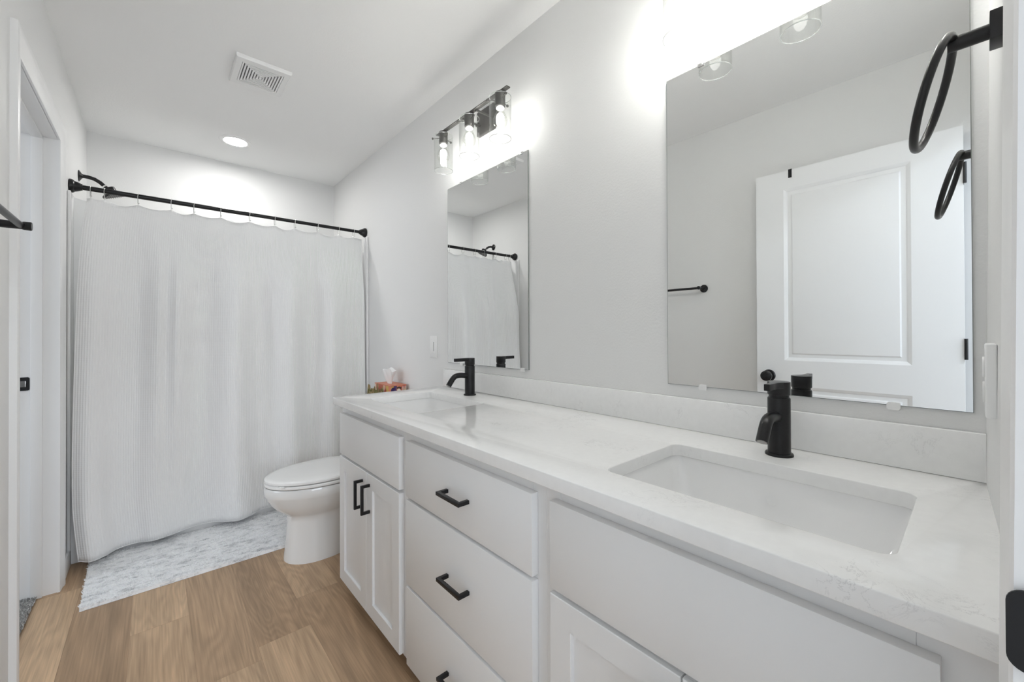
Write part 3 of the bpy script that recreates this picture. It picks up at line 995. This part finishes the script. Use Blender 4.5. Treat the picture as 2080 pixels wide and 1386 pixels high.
def basin(y0, y1, label):
    t = thing('sink', label, 'sink', (-.337, (y0 + y1) / 2, .70), 'undermount sinks in the vanity')
    b = MB()
    rs = []
    e = .004
    # from outer flange, down the inner walls, to the bottom, then outer shell back up
    for z, ins, r in ((.8398, -.022, .03), (.8398, -e, .026), (.836, -e + .001, .026), (.80, .006, .03), (.745, .022, .04), (.722, .036, .05), (.712, .070, .06), (.708, .12, .03)):
        rs.append([(p, q, z) for p, q in rrect(SX0 + ins, SX1 - ins, y0 + ins, y1 - ins, r, 8)])
    b.rings(rs, False, True)
    rs = []
    for z, ins, r in ((.8398, -.022, .03), (.825, -.022, .03), (.80, -.008, .04), (.74, .005, .05), (.70, .03, .06), (.695, .10, .03)):
        rs.append([(p, q, z) for p, q in rrect(SX0 + ins, SX1 - ins, y0 + ins, y1 - ins, r, 8)])
    b.rings(rs, False, True)
    b.obj('bowl', M['sink'], t, ang=60)
    cx, cy = -.337, (y0 + y1) / 2
    MB().lathe([(0, 0), (.030, 0), (.031, .003), (.024, .004), (.022, .002), (0, .006)], (cx, cy, .7085), (0, 0, 1), 28).obj('drain', M['black'], t)
    MB().lathe([(.0, 0), (.008, 0), (.009, .002), (.005, .0025), (0, .0025)], (SX1 - .0115, cy, .792), (-1, 0, .15), 20).obj('overflow_ring', M['sink'], t)
    return t


basin(*S1, 'white rectangular undermount sink below the large near mirror')
basin(*S2, 'white rectangular undermount sink at the toilet end, below the small-looking far mirror')

# ---- faucets
def faucet(y, label):
    x = -.100
    t = thing('faucet', label, 'faucet', (x, y, .870), 'black single-lever faucets')
    MB().lathe([(0, 0), (.0285, 0), (.0288, .003), (.0275, .006), (.0240, .0065), (0, .0066)], (x, y, .8702), (0, 0, 1), 48).obj('base_ring', M['black'], t)
    MB().lathe([(0, .006), (.0232, .006), (.0232, .1325), (.0222, .1345), (.0205, .135), (.0205, .1405), (0, .1405)], (x, y, .8702), (0, 0, 1), 48).obj('body', M['black'], t)
    b = MB()
    path = [(x - .015, y, .960), (x - .040, y, .9640), (x - .062, y, .9650), (x - .079, y, .9620), (x - .092, y, .9530), (x - .104, y, .9380), (x - .116, y, .9210)]
    # smooth the path
    sm = []
    for k in range(len(path) - 1):
        a_, c_ = Vector(path[k]), Vector(path[k + 1])
        p0 = Vector(path[max(k - 1, 0)]); p3 = Vector(path[min(k + 2, len(path) - 1)])
        for q in range(5):
            u = q / 5
            sm.append(0.5 * ((2 * a_) + (-p0 + c_) * u + (2 * p0 - 5 * a_ + 4 * c_ - p3) * u * u + (-p0 + 3 * a_ - 3 * c_ + p3) * u ** 3))
    sm.append(Vector(path[-1]))
    b.tube(sm, .0122, 24)
    b.obj('spout', M['black'], t, ang=50)
    dirn = (sm[-1] - sm[-2]).normalized()
    MB().lathe([(0, 0), (.0095, 0), (.0095, .0012), (0, .0012)], sm[-1], dirn, 24).obj('aerator', M['bristle'], t)
    b = MB()
    b.lathe([(0, .141), (.0222, .141), (.0232, .1425), (.0232, .1705), (.0226, .1715), (0, .1715)], (x, y, .8702), (0, 0, 1), 48)
    b.obj('cap', M['black'], t)
    b = MB()
    z0, z1 = .870 + .1575, .870 + .1717
    b.prism([(x + .0, y - .018), (x - .018, y - .015), (x - .034, y - .0075), (x - .052, y - .0065), (x - .082, y - .0062), (x - .084, y - .005), (x - .084, y + .005), (x - .082, y + .0062), (x - .052, y + .0065), (x - .034, y + .0075), (x - .018, y + .015), (x, y + .018)], z0, z1 + .0002, .0008)
    b.obj('lever', M['black'], t)
    return t


faucet(.306, 'matte black single-lever faucet behind the near sink, left end hidden by nothing')['label'] = 'matte black single-lever faucet behind the near sink, below the large mirror'
faucet(1.551, 'matte black single-lever faucet behind the far sink, near the toilet')

# ------------------------------------------------------------------ mirrors
def mirror(y0, y1, label, clips):
    t = thing('mirror', label, 'mirror', (-.003, (y0 + y1) / 2, .999), 'frameless wall mirrors')
    MB().box((-.0005, y0, .999), (-.0058, y1, 1.937)).obj('glass_edge', M['mirroredge'], t)
    b = MB(); b.bm.faces.new([b.bm.verts.new(p) for p in ((-.0061, y0 + .0012, 1.0002), (-.0061, y1 - .0012, 1.0002), (-.0061, y1 - .0012, 1.9358), (-.0061, y0 + .0012, 1.9358))])
    o_ = b.obj('mirror_face', M['mirror'], t, recalc=False)
    for y in clips:
        b = MB(); b.prism([(p, q) for p, q in rrect(y - .011, y + .011, .990, 1.006, .005, 4)], 0, .0035)
        for v in b.bm.verts:
            yy_, zz_, tt = v.co; v.co = (-.0062 - tt, yy_, zz_)
        b.box((-.0005, y - .009, .9895), (-.0062, y + .009, .9985))
        b.obj('clip', M['plastic'], t)
        b = MB(); b.box((-.0005, y - .009, 1.9372), (-.0098, y + .009, 1.9395), .0005); b.box((-.0064, y - .009, 1.930), (-.0098, y + .009, 1.9395), .001)
        b.obj('top_clip', M['chrome'], t)
    return t


mirror(.0035, .6300, 'large-looking frameless mirror nearest the entrance, reflecting the open white door', (.118, .523))
mirror(1.2540, 1.8860, 'small-looking frameless mirror over the far sink, reflecting the shower curtain', (1.291, 1.756))

# ------------------------------------------------------------------ vanity lights
LZ = 2.158; LX_ = -.118


def vanity_light(yc, label):
    t = thing('vanity_light', label, 'wall light', (0, yc, LZ), 'three-bulb vanity lights')
    MB().box((-.0005, yc - .075, LZ - .045), (-.020, yc + .075, LZ + .070), .002).obj('backplate', M['blackm'], t)
    for dy in (-.05, .05):
        MB().tube([(-.018, yc + dy, LZ), (LX_, yc + dy, LZ)], .005, 12).obj('arm', M['blackm'], t)
    MB().box((LX_ - .010, yc - .275, LZ), (LX_ + .010, yc + .275, LZ + .005), .001).obj('bar', M['blackm'], t)
    first = None
    parts = []
    for k, dy in enumerate((-.2215, 0, .2215)):
        y = yc + dy
        s = MB().lathe([(0, .0), (.0215, 0), (.0225, -.003), (.0225, -.012), (.0215, -.014), (.0215, -.055), (.0205, -.057), (0, -.057)], (LX_, y, LZ - .0005), (0, 0, 1), 32).obj('socket', M['blackm'], t)
        for a in (15, 135, 255):
            ca, sa = math.cos(math.radians(a)), math.sin(math.radians(a))
            q = MB()
            q.tube([(LX_ + ca * .021, y + sa * .021, LZ - .030), (LX_ + ca * .052, y + sa * .052, LZ - .030)], .0018, 8)
            q.lathe([(0, 0), (.0052, 0), (.0058, .002), (.0058, .005), (.004, .007), (0, .007)], (LX_ + ca * .051, y + sa * .051, LZ - .030), (ca, sa, 0), 14)
            q.obj('thumbscrew', M['blackm'], s)
        # open glass cylinder
        R, T = .0465, .0022
        MB().lathe([(R - T, -.020), (R, -.018), (R, -.192), (R - T / 2, -.1935), (R - T, -.192), (R - T, -.020)], (LX_, y, LZ), (0, 0, 1), 56, cap=False).obj('glass_shade', M['glass'], t)
        g = t.children[-1] if False else [o for o in t.children if o.name.startswith('glass_shade')][-1]
        for dz in (-.0195, -.1925):
            MB().torus((LX_, y, LZ + dz), R - T / 2, .0014, (1, 0, 0), (0, 1, 0), 56, 8).obj('rim', M['rim'], g)
        bu = MB().lathe([(0, -.057), (.0125, -.057), (.0130, -.062), (.0170, -.0625), (.0170, -.066), (.0125, -.070), (0, -.070)], (LX_, y, LZ), (0, 0, 1), 28).obj('bulb', M['bulbbase'], t)
        MB().lathe([(.0125, -.070), (.0140, -.078), (.0225, -.092), (.0285, -.108), (.0298, -.120), (.0270, -.133), (.0195, -.145), (.010, -.151), (0, -.1525)], (LX_, y, LZ), (0, 0, 1), 36, cap=False).obj('bulb_envelope', M['bulbglass'], bu)
        MB().lathe([(0, -.084)] + [(.0165 * math.sin(PI * q_ / 12), -.109 + .025 * math.cos(PI * q_ / 12)) for q_ in range(1, 12)] + [(0, -.134)], (LX_, y, LZ), (0, 0, 1), 18).obj('filament', M['bulb'] if yc > 1 else M['bulb_near'], bu)
    return t


vanity_light(1.5235, 'dark three-bulb vanity light with clear glass shades above the far mirror')
vanity_light(.3070, 'dark three-bulb vanity light with clear glass shades above the large near mirror')

# ------------------------------------------------------------------ ceiling fixtures
t = thing('downlight', 'round white recessed downlight glowing in the shower ceiling', 'ceiling light', (-.786, 3.315, H))
MB().lathe([(.064, 0.004), (.066, -.004), (.070, -.006), (.090, -.004), (.094, -.0005), (.094, .0)], (-.786, 3.315, H), (0, 0, 1), 48, cap=False).obj('trim_ring', M['plastic'], t)
MB().lathe([(0, -.0015), (.0655, -.0015), (.0655, -.0005), (0, -.0005)], (-.786, 3.315, H), (0, 0, 1), 40).obj('lens', M['lens'], t)

t = thing('exhaust_vent', 'white ceiling exhaust fan grille with concentric rectangular slots', 'vent', (-.798, 2.378, H))
vx, vy, hw, hd = -.798, 2.380, .1165, .128
zb = H - .018
b = MB()
def frame_ring(b, a0, a1, c0, c1, z0, z1, bev=0.0):
    """rectangular ring with half sizes (a0,c0) outer and (a1,c1) inner"""
    b.box((vx - a0, vy - c0, z0), (vx - a1, vy + c0, z1), bev, 1); b.box((vx + a1, vy - c0, z0), (vx + a0, vy + c0, z1), bev, 1)
    b.box((vx - a1, vy - c0, z0), (vx + a1, vy - c1, z1), bev, 1); b.box((vx - a1, vy + c1, z0), (vx + a1, vy + c0, z1), bev, 1)
def frust(b):
    rs = [[(vx + sx * (hw - i), vy + sy * (hd - i), z) for sx, sy in ((-1, -1), (1, -1), (1, 1), (-1, 1))] for i, z in ((0, H - .0003), (0, zb + .006), (.004, zb))]
    ii = [[(vx + sx * a, vy + sy * c, z) for sx, sy in ((-1, -1), (1, -1), (1, 1), (-1, 1))] for a, c, z in ((.088, .094, zb), (.088, .094, zb + .012))]
    b.rings([[Vector(p) for p in r_] for r_ in rs + ii], False, False)
frust(b)
b.obj('grille_frame', M['plastic'], t)
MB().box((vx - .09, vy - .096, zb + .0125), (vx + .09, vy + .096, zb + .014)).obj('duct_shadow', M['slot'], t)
n = 7
for k in range(n):
    a = .0865 - k * .0118; c = .0925 - k * .0118
    b = MB(); frame_ring(b, a, a - .0068, c, c - .0068, zb + .0005, zb + .011)
    b.obj('louver', M['plastic'], t)
MB().box((vx - .0055, vy - .012, zb + .0004), (vx + .0055, vy + .012, zb + .011)).obj('center_plate', M['plastic'], t)

# ------------------------------------------------------------------ wall plates
t = thing('light_switch', 'white rocker switch plate on the grey wall left of the far mirror', 'light switch', (0, 2.041, 1.08))
MB().box((-.0003, 2.002, 1.019), (-.0058, 2.078, 1.141), .002).obj('cover_plate', M['plastic'], t)
MB().box((-.0055, 2.0235, 1.046), (-.0085, 2.0565, 1.114), .001).obj('rocker', M['plastic'], t)
MB().box((-.0083, 2.027, 1.055), (-.0098, 2.034, 1.107), .0005).obj('dimmer_slider', M['cab_in'], t)['label'] = 'thin grey slider'
t = thing('power_outlet', 'white duplex outlet plate on the near wall beside the large mirror', 'power outlet', (-.2, yn(-.2), 1.08))
MB().box((-.165, yn(-.2) - .004, 1.0235), (-.235, yn(-.2) + .0085, 1.1385), .0025, 3).obj('cover_plate', M['plastic'], t)
for z in (1.061, 1.101):
    b = MB(); b.prism([(p, q) for p, q in rrect(-.217, -.183, z - .016, z + .016, .009)], 0, .0028, .0008)
    for v in b.bm.verts:
        x_, z_, t_ = v.co; v.co = (x_, yn(-.2) + .0083 + t_, z_)
    b.obj('receptacle', M['plastic'], t)

# ------------------------------------------------------------------ towel ring and towel bar
TRX = -.300
t = thing('towel_ring', 'black towel ring on the near wall in front of the large mirror', 'towel ring', (TRX, yn(TRX), 1.59))
MB().box((TRX - .020, yn(TRX) - .0090, 1.568), (TRX + .020, yn(TRX) + .0055, 1.608), .0012).obj('wall_plate', M['black'], t)
MB().tube([(TRX, yn(TRX) + .004, 1.588), (TRX, .026, 1.588)], .0105, 24).obj('post', M['black'], t)
top = Vector((TRX, .0205, 1.594)); bot = Vector((TRX, .0625, 1.447))
dd = (bot - top); 
MB().torus((top + bot) / 2, dd.length / 2, .0056, (1, 0, 0), dd.normalized(), 72, 16).obj('ring', M['black'], t)

t = thing('towel_bar', 'black towel bar on the left wall between the open door and the left doorway', 'towel bar', (WL, 1.41, 1.443))
BXc = -1.462
for y in (1.178, 1.642):
    MB().lathe([(0, 0), (.0255, 0), (.0255, .004), (.022, .009), (.0105, .012), (.0095, .066), (.011, .070), (.0115, .082), (.010, .084), (0, .084)], (WL + .0005, y, 1.443), (1, 0, 0), 32).obj('post', M['black'], t)
MB().tube([(BXc, 1.178, 1.443), (BXc, 1.642, 1.443)], .0078, 20).obj('bar', M['black'], t)

# ------------------------------------------------------------------ toilet
TY_ = 2.335
toi = thing('toilet', 'white two-piece toilet with closed lid beside the vanity', 'toilet', (-.45, TY_, 0))


def egg(xf, xb, hw_, z, n=56, back=2.6, front=2.0):
    """plan outline: front towards -x round, back squarer"""
    # widest point a bit behind the middle
    xm = xf + (xb - xf) * .56
    out = []
    for k in range(n):
        a = 2 * PI * k / n
        ca, sa = math.cos(a), math.sin(a)
        if ca < 0:
            e = 2 / front
            x_ = xm + (xf - xm) * (abs(ca) ** e); y_ = hw_ * (abs(sa) ** e) * (1 if sa > 0 else -1)
        else:
            e = 2 / back
            x_ = xm + (xb - xm) * (abs(ca) ** e); y_ = hw_ * (abs(sa) ** e) * (1 if sa > 0 else -1)
        out.append(Vector((x_, TY_ + y_, z)))
    return out


b = MB()
b.rings([egg(-.703, -.43, .122, .0, back=4), egg(-.703, -.43, .122, .012, back=4), egg(-.698, -.43, .118, .05, back=4), egg(-.692, -.43, .112, .13, back=4), egg(-.688, -.425, .110, .20, back=4),
         egg(-.690, -.42, .112, .228, back=4), egg(-.706, -.39, .124, .243, back=3.2), egg(-.738, -.35, .146, .268), egg(-.764, -.30, .166, .300), egg(-.778, -.27, .177, .328), egg(-.786, -.26, .183, .342), egg(-.790, -.25, .187, .352),
         egg(-.790, -.25, .187, .385), egg(-.786, -.25, .184, .391), egg(-.772, -.26, .172, .3915)])
b.obj('bowl', M['porcelain'], toi, ang=40)
b = MB()
b.rings([[Vector((x, TY_ + s_ * wd_, z)) for s_, z in ((-1, 0), (1, 0), (1, .05), (.75, .07), (-.75, .07), (-1, .05))] for x, wd_ in ((-.46, .118), (-.14, .112))])
b.tube([(-.50, TY_, .20), (-.40, TY_, .17), (-.32, TY_, .12), (-.26, TY_, .10), (-.21, TY_, .16), (-.18, TY_, .26), (-.16, TY_, .36)], [.075, .078, .072, .066, .068, .075, .08], 20)
b.box((-.30, TY_ - .11, .30), (-.03, TY_ + .11, .392), .02, 3)
b.obj('trapway', M['porcelain'], toi, ang=50)
b = MB()
b.rings([egg(-.786, -.30, .186, .3955), egg(-.790, -.30, .189, .399), egg(-.790, -.30, .189, .407), egg(-.785, -.30, .185, .411), egg(-.72, -.34, .13, .411), egg(-.715, -.345, .125, .396)], False, False)
b.obj('seat', M['seatp'], toi, ang=40)
b = MB()
b.rings([egg(-.782, -.30, .183, .4145), egg(-.789, -.30, .188, .418), egg(-.789, -.30, .188, .427), egg(-.783, -.30, .184, .4315), egg(-.765, -.31, .170, .434), egg(-.70, -.35, .12, .4352)])
b.obj('lid', M['seatp'], toi, ang=40)
for y in (TY_ - .06, TY_ + .06):
    MB().tube([(-.295, y - .02, .415), (-.295, y + .02, .415)], .014, 14).obj('seat_hinge', M['seatp'], toi)
for x in (-.70, -.6):
    for s_ in (-1, 1):
        pass
MB().box((-.745, TY_ - .125, .4108), (-.725, TY_ - .085, .4148), .001).obj('seat_bumper', M['seatp'], toi)
b = MB()
b.rings([[Vector((p, q, z)) for p, q in rrect(x0_, -.022, TY_ - h_, TY_ + h_, .03, 5)] for x0_, h_, z in ((-.185, .190, .392), (-.19, .198, .42), (-.198, .215, .60), (-.20, .222, .722))])
b.obj('tank', M['porcelain'], toi, ang=50)
b = MB()
b.rings([[Vector((p, q, z)) for p, q in rrect(-.212 + i, -.016 - i, TY_ - .232 + i, TY_ + .232 - i, .03, 5)] for i, z in ((.004, .7225), (0, .727), (0, .748), (.006, .755), (.02, .757))])
b.obj('tank_lid', M['porcelain'], toi, ang=50)
b = MB(); b.lathe([(0, 0), (.012, 0), (.012, .008), (0, .009)], (-.203, TY_ - .15, .67), (-1, 0, 0), 18); b.box((-.212, TY_ - .155, .664), (-.218, TY_ - .085, .676), .002)
b.obj('flush_lever', M['chrome'], toi)
MB().lathe([(0, 0), (.018, 0), (.017, .008), (.010, .016), (0, .018)], (-.36, TY_ - .095, .0695), (0, 0, 1), 18).obj('bolt_cap', M['seatp'], toi)

# ------------------------------------------------------------------ tissue box and basket on the tank
TB = .7575
t = thing('tissue_box', 'orange patterned tissue box with a white tissue, on the toilet tank', 'tissue box', (-.073, 2.452, TB))
x0_, x1_, y0_, y1_, z1_ = -.131, -.020, 2.345, 2.562, .8395
MB().box((x0_ + .0003, y0_ + .0003, TB), (x1_ - .0003, y1_ - .0003, z1_ - .001)).obj('carton', M['print'], t)
b = MB()
for a_, c_ in (((x0_ - .0006, y0_ - .0006, z1_ - .0045), (x1_ + .0006, y1_ + .0006, z1_ + .0006)), ((x0_ - .0006, y0_ - .0006, TB + .0002), (x0_ + .010, y0_ + .010, z1_ - .0046))):
    b.box(a_, c_)
b.obj('border', M['orange'], t)
MB().lathe([(0, 0), (.0165, 0), (.0165, .0006), (0, .0006)], (-.104, y0_ - .0002, .810), (0, -1, 0), 28).obj('printed_dot', M['purple'], t)
b = MB()
for k in range(4):
    xx = -.050 + .008 * k
    b.prism([(xx, .790), (xx + .003, .790), (xx + .008, .828), (xx + .005, .829)], 0, .0004)
b.prism([(-.082, .796), (-.062, .794), (-.057, .806), (-.066, .816), (-.080, .812)], 0, .0004)
for v in b.bm.verts:
    x_, z_, t_ = v.co; v.co = (x_, y0_ - .0007 - t_, z_)
b.obj('printed_mark', M['cream'], t)
b = MB(); b.prism([(-.084, .816), (-.068, .820), (-.056, .812), (-.052, .824), (-.070, .829), (-.082, .826)], 0, .0004)
for v in b.bm.verts:
    x_, z_, t_ = v.co; v.co = (x_, y0_ - .0008 - t_, z_)
b.obj('printed_mark', M['ink'], t)
b = MB()
rs = []
cx_, cy_ = -.078, 2.452
for k in range(15):
    u = k / 14
    z = z1_ - .002 + .088 * u
    ring = []
    for q in range(40):
        a = 2 * PI * q / 40
        rr = (.017 + .032 * u ** 1.1) * (1 + (.10 + .16 * u) * math.sin(3 * a + 1.0 + 2 * u) + .10 * u * math.sin(7 * a + 3 * u) + .05 * math.sin(13 * a))
        zz = z + u * .010 * math.sin(2 * a + .6) + u * .006 * math.sin(5 * a)
        ring.append(Vector((cx_ + rr * .62 * math.cos(a) - .004 * u, cy_ + rr * 1.25 * math.sin(a) + .006 * u, zz)))
    rs.append(ring)
b.rings(rs, False, False)
# folded-in top
top = rs[-1]; cen = sum(top, Vector()) / len(top)
b.rings([top, [cen + (p - cen) * .8 - Vector((0, 0, .010)) for p in top], [cen + (p - cen) * .45 - Vector((0, 0, .030)) for p in top]], False, False)
b.obj('tissue', M['tissue'], t, ang=180)

t = thing('woven_basket', 'small woven tan and olive basket with scalloped rim beside the tissue box', 'basket', (-.170, 2.44, TB))
bx_, by_ = -.172, 2.455
b = MB()
rs = []
for k in range(7):
    u = k / 6
    ring = []
    for q in range(60):
        a = 2 * PI * q / 60
        z = TB + .001 + .034 * u + (.010 * u * abs(math.sin(5 * a)))
        rr = 1 + .12 * u + .03 * math.sin(20 * a)
        ring.append(Vector((bx_ + .026 * rr * math.cos(a), by_ + .068 * rr * math.sin(a), z)))
    rs.append(ring)
b.rings(rs, True, False)
b.obj('basket_wall', M['gold'], t, ang=60)
for k in range(14):
    a = 2 * PI * k / 14
    px_, py_ = bx_ + .029 * math.cos(a), by_ + .074 * math.sin(a)
    hgt = .030 + .016 * math.sin(k * 1.7) + (.016 if math.sin(a) > .3 else 0)
    b = MB()
    pp = []
    for q in range(9):
        u = q / 8
        pp.append((px_ * (1) + .004 * math.cos(a) * u, py_ + (u - .5) * .026, TB + .020 + hgt * math.sin(PI * u)))
    b.tube(pp, .0032, 8)
    b.obj('woven_loop', M['gold'] if k % 3 else M['olive'], t)
b = MB()
rnd = random.Random(5)
for k in range(40):
    a = rnd.uniform(0, 2 * PI); r_ = rnd.random() ** .5
    px_, py_ = bx_ + .020 * r_ * math.cos(a), by_ + .058 * r_ * math.sin(a)
    h_ = rnd.uniform(.024, .040) + (.012 if py_ > by_ + .02 else 0)
    b.tube([(px_, py_, TB + .01), (px_ + rnd.uniform(-.005, .005), py_ + rnd.uniform(-.006, .006), TB + h_ * .6), (px_ + rnd.uniform(-.008, .008), py_ + rnd.uniform(-.009, .009), TB + h_)], [.004, .005, .001], 7)
b.obj('dried_filling', M['olive'], t)
